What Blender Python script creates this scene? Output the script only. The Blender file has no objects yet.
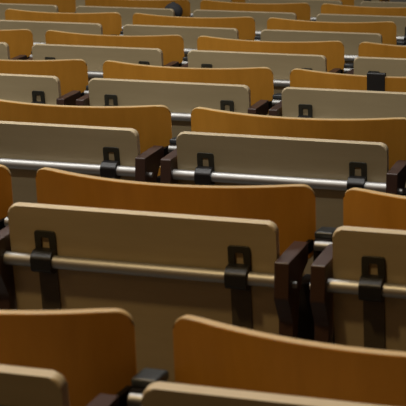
import bpy, bmesh, math, random
from mathutils import Vector, Matrix
random.seed(4)
C = bpy.context.scene.collection
sc = bpy.context.scene
sin, cos, PI = math.sin, math.cos, math.pi

PITCH = 0.60          # seat spacing along a row
ROW = 0.9322          # row spacing
TOP = 0.80            # height of the folded desk tops above the floor
TILT = math.radians(11)
LEAN = math.radians(8)

# ------------------------------------------------------------------ materials
def mat(name, col, rough=0.5, metal=0.0, spec=0.5, coat=0.0):
    m = bpy.data.materials.new(name); m.use_nodes = True
    b = m.node_tree.nodes['Principled BSDF']
    b.inputs['Base Color'].default_value = (*col, 1)
    b.inputs['Roughness'].default_value = rough
    b.inputs['Metallic'].default_value = metal
    b.inputs['Specular IOR Level'].default_value = spec
    b.inputs['Coat Weight'].default_value = coat
    b.inputs['Coat Roughness'].default_value = 0.25
    return m

def grain(m, c1, c2, scale=(3, 3, 40), vary=0.12, blotch=3.0, bump=0.02):
    """streaky wood: stretched noise in the part's own coordinates, a little different on every board"""
    nt = m.node_tree; N = nt.nodes; L = nt.links
    b = N['Principled BSDF']
    tc = N.new('ShaderNodeTexCoord'); oi = N.new('ShaderNodeObjectInfo')
    mp = N.new('ShaderNodeMapping'); mp.inputs['Scale'].default_value = scale
    add = N.new('ShaderNodeVectorMath'); add.operation = 'ADD'
    sc_ = N.new('ShaderNodeVectorMath'); sc_.operation = 'SCALE'; sc_.inputs['Scale'].default_value = 7.0
    cx = N.new('ShaderNodeCombineXYZ')
    for k in ('X', 'Y', 'Z'): L.new(oi.outputs['Random'], cx.inputs[k])
    L.new(cx.outputs[0], sc_.inputs[0])
    L.new(tc.outputs['Object'], add.inputs[0]); L.new(sc_.outputs[0], add.inputs[1])
    L.new(add.outputs[0], mp.inputs['Vector'])
    n1 = N.new('ShaderNodeTexNoise'); n1.inputs['Scale'].default_value = 6; n1.inputs['Detail'].default_value = 6
    n1.inputs['Roughness'].default_value = 0.65
    L.new(mp.outputs[0], n1.inputs['Vector'])
    n2 = N.new('ShaderNodeTexNoise'); n2.inputs['Scale'].default_value = blotch; n2.inputs['Detail'].default_value = 2
    L.new(add.outputs[0], n2.inputs['Vector'])
    r = N.new('ShaderNodeValToRGB')
    r.color_ramp.elements[0].position = 0.3; r.color_ramp.elements[0].color = (*c1, 1)
    r.color_ramp.elements[1].position = 0.7; r.color_ramp.elements[1].color = (*c2, 1)
    mx = N.new('ShaderNodeMath'); mx.operation = 'ADD'
    ml = N.new('ShaderNodeMath'); ml.operation = 'MULTIPLY'; ml.inputs[1].default_value = 0.5
    ml2 = N.new('ShaderNodeMath'); ml2.operation = 'MULTIPLY'; ml2.inputs[1].default_value = 0.5
    L.new(n1.outputs['Fac'], ml.inputs[0]); L.new(n2.outputs['Fac'], ml2.inputs[0])
    L.new(ml.outputs[0], mx.inputs[0]); L.new(ml2.outputs[0], mx.inputs[1])
    L.new(mx.outputs[0], r.inputs['Fac'])
    hs = N.new('ShaderNodeHueSaturation')
    mr = N.new('ShaderNodeMapRange'); mr.inputs['To Min'].default_value = 1 - vary; mr.inputs['To Max'].default_value = 1 + vary
    L.new(oi.outputs['Random'], mr.inputs['Value']); L.new(mr.outputs[0], hs.inputs['Value'])
    L.new(r.outputs['Color'], hs.inputs['Color']); L.new(hs.outputs['Color'], b.inputs['Base Color'])
    if bump:
        bp = N.new('ShaderNodeBump'); bp.inputs['Strength'].default_value = bump; bp.inputs['Distance'].default_value = 0.01
        L.new(n1.outputs['Fac'], bp.inputs['Height']); L.new(bp.outputs[0], b.inputs['Normal'])
    return m

M = {}
M['beech'] = grain(mat('orange_beech', (.5, .22, .05), .38, spec=.35), (.415, .180, .018), (.56, .258, .034), (5, 5, 0.7))
M['beech_edge'] = grain(mat('beech_ply_edge', (.6, .4, .18), .45), (.52, .345, .15), (.66, .465, .22), (1, 1, 60), .06, bump=0)
M['panel'] = grain(mat('desk_laminate', (.42, .35, .24), .42, spec=.5), (.36, .285, .16), (.44, .35, .205), (0.8, 5, 5), .05, bump=0)
M['panel_edge'] = grain(mat('desk_ply_edge', (.6, .47, .28), .45), (.54, .43, .265), (.67, .545, .35), (1, 1, 60), .05, bump=0)
M['rail'] = grain(mat('brushed_aluminium', (.6, .6, .6), .5, 1.0), (.46, .46, .45), (.58, .58, .57), (0.5, 20, 20), .02, bump=.03)
M['steel'] = grain(mat('dull_steel', (.4, .4, .4), .5, 1.0), (.34, .34, .33), (.42, .42, .41), (3, 3, 3), .02, bump=.03)
M['arm'] = grain(mat('dark_brown_enamel', (.04, .018, .012), .42, spec=.6), (.042, .019, .013), (.056, .026, .018), (2, 2, 2), .08, bump=.02)
M['bracket'] = grain(mat('dark_olive_steel', (.04, .04, .03), .38, .3), (.036, .034, .024), (.055, .052, .038), (3, 3, 3), .1, bump=.02)
M['black'] = grain(mat('black_plastic', (.012, .012, .013), .4), (.010, .010, .011), (.016, .016, .017), (3, 3, 3), .05, bump=.02)
M['strap'] = grain(mat('dark_strap', (.05, .045, .03), .55), (.062, .047, .028), (.085, .066, .04), (2, 2, 9), .05, bump=.02)
M['cap'] = grain(mat('slate_plastic', (.05, .055, .06), .32), (.026, .030, .033), (.036, .040, .043), (3, 3, 3), .05, bump=.02)
M['post'] = grain(mat('dark_post_enamel', (.02, .016, .013), .85, spec=.1), (.010, .008, .006), (.015, .011, .009), (3, 3, 3), .05, bump=.02)
M['cloth'] = grain(mat('charcoal_cloth', (.035, .035, .04), .85), (.028, .028, .032), (.045, .045, .05), (20, 20, 20), .05, bump=.1)
M['floor'] = grain(mat('grey_linoleum', (.2, .19, .17), .45), (.05, .045, .038), (.08, .072, .062), (4, 4, 4), 0, 1.5, bump=.02)

# ------------------------------------------------------------------ mesh helpers
def obj(name, bm, m, parent=None):
    me = bpy.data.meshes.new(name)
    bmesh.ops.recalc_face_normals(bm, faces=bm.faces)
    bm.to_mesh(me); bm.free()
    for x in (m if isinstance(m, (list, tuple)) else [m]): me.materials.append(x)
    for p in me.polygons: p.use_smooth = True
    o = bpy.data.objects.new(name, me); C.objects.link(o)
    if parent: o.parent = parent
    md = o.modifiers.new('weighted', 'WEIGHTED_NORMAL'); md.keep_sharp = True
    for e in me.edges: pass
    return o

def rounded_outline(pts, radii, seg=6):
    """round every corner of a polygon"""
    out = []; n = len(pts)
    for i in range(n):
        p = Vector(pts[i]); a = Vector(pts[i - 1]); b = Vector(pts[(i + 1) % n]); r = radii[i] if isinstance(radii, (list, tuple)) else radii
        if r <= 0: out.append(tuple(p)); continue
        da = (a - p).normalized(); db = (b - p).normalized()
        ang = da.angle(db); t = min(r / math.tan(ang / 2), (a - p).length * .49, (b - p).length * .49); r = t * math.tan(ang / 2)
        c = p + (da + db).normalized() * (r / sin(ang / 2))
        s = p + da * t - c; e = p + db * t - c
        a0 = math.atan2(s.y, s.x); d = (math.atan2(e.y, e.x) - a0 + PI) % (2 * PI) - PI
        for k in range(seg + 1):
            q = a0 + d * k / seg; out.append((c.x + r * cos(q), c.y + r * sin(q)))
    return out

def prism(bm, outline, w0, w1, fn, bevel=0.0, seg=2, edge_mat=None):
    """extrude a 2-D outline between w0 and w1; fn maps (a, b, w) to a point"""
    lo = [bm.verts.new(fn(a, b, w0)) for a, b in outline]
    hi = [bm.verts.new(fn(a, b, w1)) for a, b in outline]
    n = len(outline); fs = []
    f0 = bm.faces.new(lo); f1 = bm.faces.new(hi[::-1]); sides = []
    for i in range(n):
        f = bm.faces.new((lo[i], hi[i], hi[(i + 1) % n], lo[(i + 1) % n])); sides.append(f)
        if edge_mat is not None: f.material_index = edge_mat
    if bevel:
        ed = list(f0.edges) + list(f1.edges)
        r = bmesh.ops.bevel(bm, geom=ed, offset=bevel, segments=seg, affect='EDGES', profile=.5, clamp_overlap=True)
        if edge_mat is not None:
            for f in r['faces']: f.material_index = edge_mat
    return bm

def box(bm, x0, x1, y0, y1, z0, z1, bevel=0.002):
    v = bmesh.ops.create_cube(bm, size=1)['verts']
    bmesh.ops.scale(bm, vec=(x1 - x0, y1 - y0, z1 - z0), verts=v)
    bmesh.ops.translate(bm, vec=((x0 + x1) / 2, (y0 + y1) / 2, (z0 + z1) / 2), verts=v)
    if bevel:
        ed = list({e for q in v for e in q.link_edges})
        bmesh.ops.bevel(bm, geom=ed, offset=bevel, segments=2, affect='EDGES', profile=.5)

def rod(bm, x0, x1, y, z, r, bevel=.0015, n=24):
    o = [(r * cos(2 * PI * i / n), r * sin(2 * PI * i / n)) for i in range(n)]
    prism(bm, o, x0, x1, lambda a, b, w: (w, y + a, z + b), bevel)

def tilt(s, t, n):                    # board coordinates: across, down the board, out towards its face
    return (s, t * sin(TILT) - n * cos(TILT), -t * cos(TILT) - n * sin(TILT))

def empty(name, loc, label, cat, group=None):
    o = bpy.data.objects.new(name, None); C.objects.link(o)
    o.empty_display_size = .05; o.location = loc
    o['label'] = label; o['category'] = cat
    if group: o['group'] = group
    return o

def tag(o, label, cat, group=None):
    o['label'] = label; o['category'] = cat
    if group: o['group'] = group

# ------------------------------------------------------------------ one folding desk
HW = 0.2505; LEN = 0.335; TH = 0.019
RY, RZ, RR = -0.0155, -0.1015, 0.0122       # desk rail axis
BY, BZ, BR = 0.104, -0.062, 0.009           # back rail axis

def make_desk():
    root = empty('folding_desk', (0, 0, TOP), '', 'desk')
    bm = bmesh.new()
    o = rounded_outline([(-HW, 0), (HW, 0), (HW, LEN), (-HW, LEN)], .015, 6)
    prism(bm, o, 0, TH, tilt, .0035, 3, 1)
    obj('desk_panel', bm, [M['panel'], M['panel_edge']], root)
    bm = bmesh.new(); rod(bm, -HW - .018, HW + .018, RY, RZ, RR)
    obj('rail', bm, M['rail'], root)
    for s in (-.180, .184):
        bm = bmesh.new()
        t0, t1 = .043, .112
        o = rounded_outline([(s - .0205, t1), (s - .0205, t0), (s + .0205, t0), (s + .0205, t1), (s + .0085, t1), (s + .0085, t0 + .0115), (s - .0085, t0 + .0115), (s - .0085, t1)],
                            [0, .006, .006, 0, 0, .003, .003, 0], 4)
        prism(bm, o, TH - .0002, TH + .0042, tilt, .0010, 2)
        b = obj('hinge_bracket', bm, M['bracket'], root)
        bm = bmesh.new()
        box(bm, s - .0065, s + .0065, 0, 0, 0, 0, 0) if False else None
        o = rounded_outline([(TH, .077), (TH + .018, .076), (TH + .0335, .084), (TH + .0335, .110), (TH + .018, .119), (TH, .120)], [.001, .006, .008, .008, .006, .001], 4)
        prism(bm, o, s - .0195, s + .0195, lambda a, c, w: tilt(w, c, a), .002, 2)
        obj('clamp', bm, M['black'], b)
        bm = bmesh.new()
        o = rounded_outline([(s - .0185, .12), (s + .0185, .12), (s + .0185, .318), (s - .0185, .318)], .004, 3)
        prism(bm, o, TH - .0002, TH + .003, tilt, .0008, 2)
        obj('strap', bm, M['strap'], b)
    for s in (-1, 1):
        bm = bmesh.new()
        o = rounded_outline([(-.040, -.063), (.060, -.056), (.0928, -.053), (.0928, -.088), (.060, -.100), (.034, -.135), (.024, -.32), (.000, -.32), (-.002, -.175), (-.038, -.128)],
                            [.004, .02, .003, .003, .02, .02, .008, .008, .02, .012], 4)
        xc = s * (HW + .0178)
        prism(bm, o, xc - .013, xc + .013, lambda a, c, w: (w, a, c), .002, 2)
        a = obj('support_arm', bm, M['arm'], root)
        bm = bmesh.new()
        rod(bm, *sorted((xc + s * .012, xc + s * .0205)), RY + .006, RZ - .006, .0062, .001, 12)
        obj('pin', bm, M['rail'], a)
    return root

# ------------------------------------------------------------------ one seat
BW = 0.2745; SAG = 0.061; BTH = 0.0125; BH = 0.145; BTOP = 0.037; BEND = 0.160
def back_surface(s, t, n):            # s across, t down from the top edge, n towards the row behind
    R = (BW * BW + SAG * SAG) / (2 * SAG)
    a = s / BW * math.asin(BW / R)
    x = (R + n - BTH) * sin(a); y = -(R + n - BTH) * cos(a) + R - SAG    # depth behind the end line
    return (x, BEND + y * cos(LEAN) + t * sin(LEAN), BTOP + y * sin(LEAN) - t * cos(LEAN))

def make_seat():
    root = empty('lecture_seat', (0, 0, TOP), '', 'seat')
    bm = bmesh.new()
    NS = 28
    # outline as columns so that the board can bend: top profile rounded at the corners
    def colspan(s):
        d = BW - abs(s); r = .023
        if d >= r: return 0.0
        return r - math.sqrt(max(0, r * r - (r - d) ** 2))
    us = [-BW, -BW + .0005, -BW + .002, -BW + .0045, -BW + .008, -BW + .012, -BW + .017, -BW + .023]
    us = us + [-BW + .023 + (2 * BW - .046) * i / NS for i in range(1, NS)] + [-u for u in reversed(us)]
    ts = [BH * q for q in (0, .02, .12, .3, .5, .7, .88, .98, 1)]
    fr, bk = [], []
    for u in us:
        c = colspan(u)
        fr.append([bm.verts.new(back_surface(u, c + (BH - 2 * c) * t / BH, BTH)) for t in ts])
        bk.append([bm.verts.new(back_surface(u, c + (BH - 2 * c) * t / BH, 0)) for t in ts])
    n, m = len(us), len(ts)
    for i in range(n - 1):
        for j in range(m - 1):
            bm.faces.new((fr[i][j], fr[i + 1][j], fr[i + 1][j + 1], fr[i][j + 1]))
            bm.faces.new((bk[i][j], bk[i][j + 1], bk[i + 1][j + 1], bk[i + 1][j]))
    rim = [(i, 0) for i in range(n)] + [(n - 1, j) for j in range(1, m)] + [(i, m - 1) for i in range(n - 2, -1, -1)] + [(0, j) for j in range(m - 2, 0, -1)]
    for q in range(len(rim)):
        (i, j), (k, l) = rim[q], rim[(q + 1) % len(rim)]
        f = bm.faces.new((fr[i][j], bk[i][j], bk[k][l], fr[k][l])); f.material_index = 1
    bm.edges.ensure_lookup_table()
    ed = [e for e in bm.edges if len(e.link_faces) == 2 and e.link_faces[0].material_index != e.link_faces[1].material_index]
    r = bmesh.ops.bevel(bm, geom=ed, offset=.0022, segments=2, affect='EDGES', profile=.5)
    for f in r['faces']: f.material_index = 1
    obj('backrest', bm, [M['beech'], M['beech_edge']], root)
    # the seat board, tipped up on the far side of the backrest
    bm = bmesh.new()
    o = rounded_outline([(-.235, -.13), (.235, -.13), (.235, -.46), (-.235, -.46)], .03, 5)
    prism(bm, o, 0, .016, lambda a, b, w: (a, .215 + (b + .46) * .10 + w, b), .003, 2, 1)
    st = obj('seat_board', bm, [M['beech'], M['beech_edge']], root)
    bm = bmesh.new(); rod(bm, -.250, .250, .204, -.43, .010)
    obj('pivot_bar', bm, M['post'], root)
    for s in (-.2655, .2655):
        yb = back_surface(s, .10, BTH)[1]
        bm = bmesh.new(); box(bm, s - .0045, s + .0045, BY + BR + .0004, yb + .006, BZ - .026, BZ - .004, .0015)
        obj('mounting_lug', bm, M['post'], root)
    return root

# ------------------------------------------------------------------ one stanchion between two seats
def make_post():
    root = empty('stanchion', (0, 0, 0), '', 'post')
    bm = bmesh.new(); box(bm, -.0155, .0155, .114, .174, .10, TOP - .053, .003); box(bm, -.048, .048, .1165, .190, .012, TOP - .135, .003)
    obj('column', bm, M['post'], root)
    bm = bmesh.new(); box(bm, -.0175, .0175, .126, .176, TOP - .055, TOP - .041, .004)
    obj('cap', bm, M['cap'], root)
    bm = bmesh.new(); rod(bm, -.010, .040, BY, TOP + BZ, BR)
    obj('cross_tube', bm, M['steel'], root)
    bm = bmesh.new(); box(bm, -.05, .05, .08, .26, 0, .014, .003)
    obj('foot_plate', bm, M['post'], root)
    return root

def copy_tree(o, parent=None):
    c = o.copy(); C.objects.link(c); c.parent = parent
    for ch in [q for q in o.children]: copy_tree(ch, c)
    return c

# ------------------------------------------------------------------ the rows
ROWNAME = {-1: 'nearest row', 0: 'second row', 1: 'third row', 2: 'fourth row', 3: 'fifth row',
           4: 'sixth row', 5: 'seventh row', 6: 'eighth row', 7: 'farthest row'}
NTH = ['first', 'second', 'third', 'fourth', 'fifth', 'sixth']
DESKS = {-1: (0, 1), 0: (0, 1), 1: (-1, 0), 2: (-2, -1, 0), 3: (-3, -2, -1, 0), 4: (-3, -2, -1), 5: (-4, -3, -2, -1), 6: (-4, -3, -2, -1), 7: (-3, -2)}
SEATS = {-1: (0, 1), 0: (-1, 0, 1), 1: (-1, 0), 2: (-2, -1, 0), 3: (-3, -2, -1, 0), 4: (-3, -2, -1), 5: (-4, -3, -2, -1), 6: (-3, -2), 7: (-2,)}
POSTS = {-1: (0,), 0: (-1, 0), 1: (-1, 0), 2: (-2, -1), 3: (-3, -2, -1), 4: (-3, -2, -1), 5: (-4, -3, -2)}
def place(proto, used, x, y):
    o = proto if not used else copy_tree(proto)
    o.location.x = x; o.location.y = y
    return o
desk0 = make_desk(); seat0 = make_seat(); post0 = make_post()
nd = ns = np_ = 0
for r in sorted(DESKS):
    for i, k in enumerate(DESKS[r]):
        o = place(desk0, nd, k * PITCH, r * ROW); nd += 1
        tone = 'brown beech' if r <= 0 else 'pale beige'
        o['label'] = f'{tone} folded desk panel on metal rail, {NTH[i]} from left in {ROWNAME[r]}'
        o['category'] = 'desk'; o['group'] = 'folded desks along the ' + ROWNAME[r]
    for i, k in enumerate(SEATS[r]):
        o = place(seat0, ns, k * PITCH, r * ROW); ns += 1
        if (r, k) == (2, 0): o['label'] = 'orange beech seat back in the fourth row with a black clip over its top'
        else: o['label'] = f'curved orange beech seat back, {NTH[i]} from left in {ROWNAME[r]}'
        o['category'] = 'seat'; o['group'] = 'curved seats along the ' + ROWNAME[r]
    for i, k in enumerate(POSTS.get(r, ())):
        o = place(post0, np_, (k + .5) * PITCH, r * ROW); np_ += 1
        o['label'] = f'dark slate-capped post in {NTH[i]} gap from left between seat backs, {ROWNAME[r]}'
        o['category'] = 'post'; o['group'] = 'posts between the seats'

# ------------------------------------------------------------------ two small things left on the seats
def make_clip():
    yb = back_surface(-.006, 0, BTH)[1] + 2 * ROW
    x0, x1 = -.026, .027
    bm = bmesh.new()
    f = lambda t: yb + t * math.tan(LEAN)
    prof = [(f(.054) - .004, -.054), (f(0) - .004, .003), (f(0) + .0165, .003), (f(.045) + .0165, -.045), (f(.045) + .0135, -.045), (f(0) + .0135, 0), (f(0) - .001, 0), (f(.054) - .001, -.054)]
    prism(bm, rounded_outline(prof, [.001, .004, .004, .001, .001, .001, .001, .001], 3), x0, x1, lambda a, b, w: (w, a, TOP + BTOP + b), .0008, 1)
    o = obj('clip', bm, M['black'])
    tag(o, 'black rectangular clip hooked over the top edge of an orange seat back', 'clip')
make_clip()

def make_pouch():
    x, y = -1.573, 5 * ROW + .052
    root = empty('pouch', (x, y, TOP - .058), 'small round dark grey pouch wedged behind a far desk panel corner', 'pouch')
    bm = bmesh.new()
    bmesh.ops.create_uvsphere(bm, u_segments=24, v_segments=16, radius=1)
    for v in bm.verts:
        v.co.x *= .047; v.co.y *= .032
        z = v.co.z; v.co.z = .041 + (.042 * z if z > 0 else .041 * max(z, -1) * (1.0 if z > -.7 else 1.0))
        if z < -.6: v.co.x *= 1.15; v.co.y *= 1.15
    obj('body', bm, M['cloth'], root)
    bm = bmesh.new()
    rod(bm, -.008, .008, 0, .082, .006, .001, 12)
    obj('pull_loop', bm, M['black'], root)
make_pouch()

# ------------------------------------------------------------------ the hall
X0, X1, Y0, Y1, H = -8.0, 6.0, -4.0, 11.0, 3.9
def struct(name, m, *a):
    bm = bmesh.new(); box(bm, *a, 0); o = obj(name, bm, m); o['kind'] = 'structure'; return o
M['wall'] = grain(mat('cream_plaster', (.6, .57, .5), .8), (.56, .53, .46), (.62, .59, .52), (2, 2, 2), 0, 2, bump=.05)
M['wood_wall'] = grain(mat('brown_wall_panelling', (.3, .16, .06), .5), (.24, .12, .04), (.34, .18, .07), (6, 6, .6), 0, 2, bump=.03)
struct('floor', M['floor'], X0, X1, Y0, Y1, -.1, 0)
struct('ceiling', M['wall'], X0, X1, Y0, Y1, H, H + .1)
struct('wall_back', M['wood_wall'], X0, X1, Y0 - .1, Y0, 0, H)
struct('wall_front', M['wall'], X0, X1, Y1, Y1 + .1, 0, H)
struct('wall_left', M['wall'], X0 - .1, X0, Y0, Y1, 0, H)
struct('wall_right', M['wood_wall'], X1, X1 + .1, Y0, Y1, 0, H)

# ------------------------------------------------------------------ light: ceiling lamps over the front rows, the back rows dim, plus added unseen fills
def area(name, loc, sx, sy, power, col, target=None):
    l = bpy.data.lights.new(name, 'AREA'); l.energy = power; l.color = col; l.shape = 'RECTANGLE'; l.size = sx; l.size_y = sy
    o = bpy.data.objects.new(name, l); C.objects.link(o); o.location = loc
    d = (Vector(target) - Vector(loc)) if target else Vector((0, 0, -1))
    o.rotation_euler = d.to_track_quat('-Z', 'Y').to_euler()
    return o
def spot(loc, target, power, col, angle, blend, size=.12):
    l = bpy.data.lights.new('fill_spot', 'SPOT'); l.energy = power; l.color = col
    l.spot_size = math.radians(angle); l.spot_blend = blend; l.shadow_soft_size = size
    o = bpy.data.objects.new('fill_spot', l); C.objects.link(o); o.location = loc
    o.rotation_euler = (Vector(target) - Vector(loc)).to_track_quat('-Z', 'Y').to_euler()
area('ceiling_lamp', (-2.0, 0.45, H - .05), 5.0, .5, 115, (1, .97, .92))
area('ceiling_lamp', (-2.5, 3.6, H - .05), 5.0, .5, 55, (1, .97, .92))
area('back_fill', (-1.5, Y0 + .1, 2.9), 2.5, .4, 8, (1, .62, .30), (-.5, 0, .8))  # unseen warm fill added behind the camera to lift the nearest rows
spot((-.5, -1.95, H - .1), (.05, -.52, .8), 152, (1, .72, .36), 36, .6)  # added warm spot, its cone kept to the two nearest rows
for k in range(5):                    # unseen spots added to brighten the board faces further down
    x = -4.6 + 1.3 * k
    spot((x, -2.6, H - .1), (x - .3, 2.3, .8), 142, (1, .97, .90), 34, .75)
w = bpy.data.worlds.new('hall'); sc.world = w; w.use_nodes = True
bg = w.node_tree.nodes['Background']; bg.inputs[0].default_value = (1, .88, .72, 1); bg.inputs[1].default_value = .05

# ------------------------------------------------------------------ camera
cam = bpy.data.cameras.new('camera'); co = bpy.data.objects.new('camera', cam); C.objects.link(co)
yaw, pitch, roll = -.3138, .1921, .0086
f = Vector((sin(yaw) * cos(pitch), cos(yaw) * cos(pitch), -sin(pitch)))
rt = Vector((cos(yaw), -sin(yaw), 0)); dn = f.cross(rt)
r2 = cos(roll) * rt - sin(roll) * dn; d2 = sin(roll) * rt + cos(roll) * dn
mw = Matrix((r2, -d2, -f)).transposed().to_4x4(); mw.translation = Vector((.9611, -2.609, .5556 + TOP))
co.matrix_world = mw
cam.sensor_width = 36; cam.lens = 1608.8 / 406 * 36
cam.clip_start = .05
cam.dof.use_dof = True; cam.dof.focus_distance = 4.2; cam.dof.aperture_fstop = cam.lens / 1000 / .0075
sc.camera = co
sc.view_settings.view_transform = 'Standard'; sc.view_settings.look = 'None'
sc.view_settings.exposure = 0; sc.view_settings.gamma = 1; sc.view_settings.use_curve_mapping = False
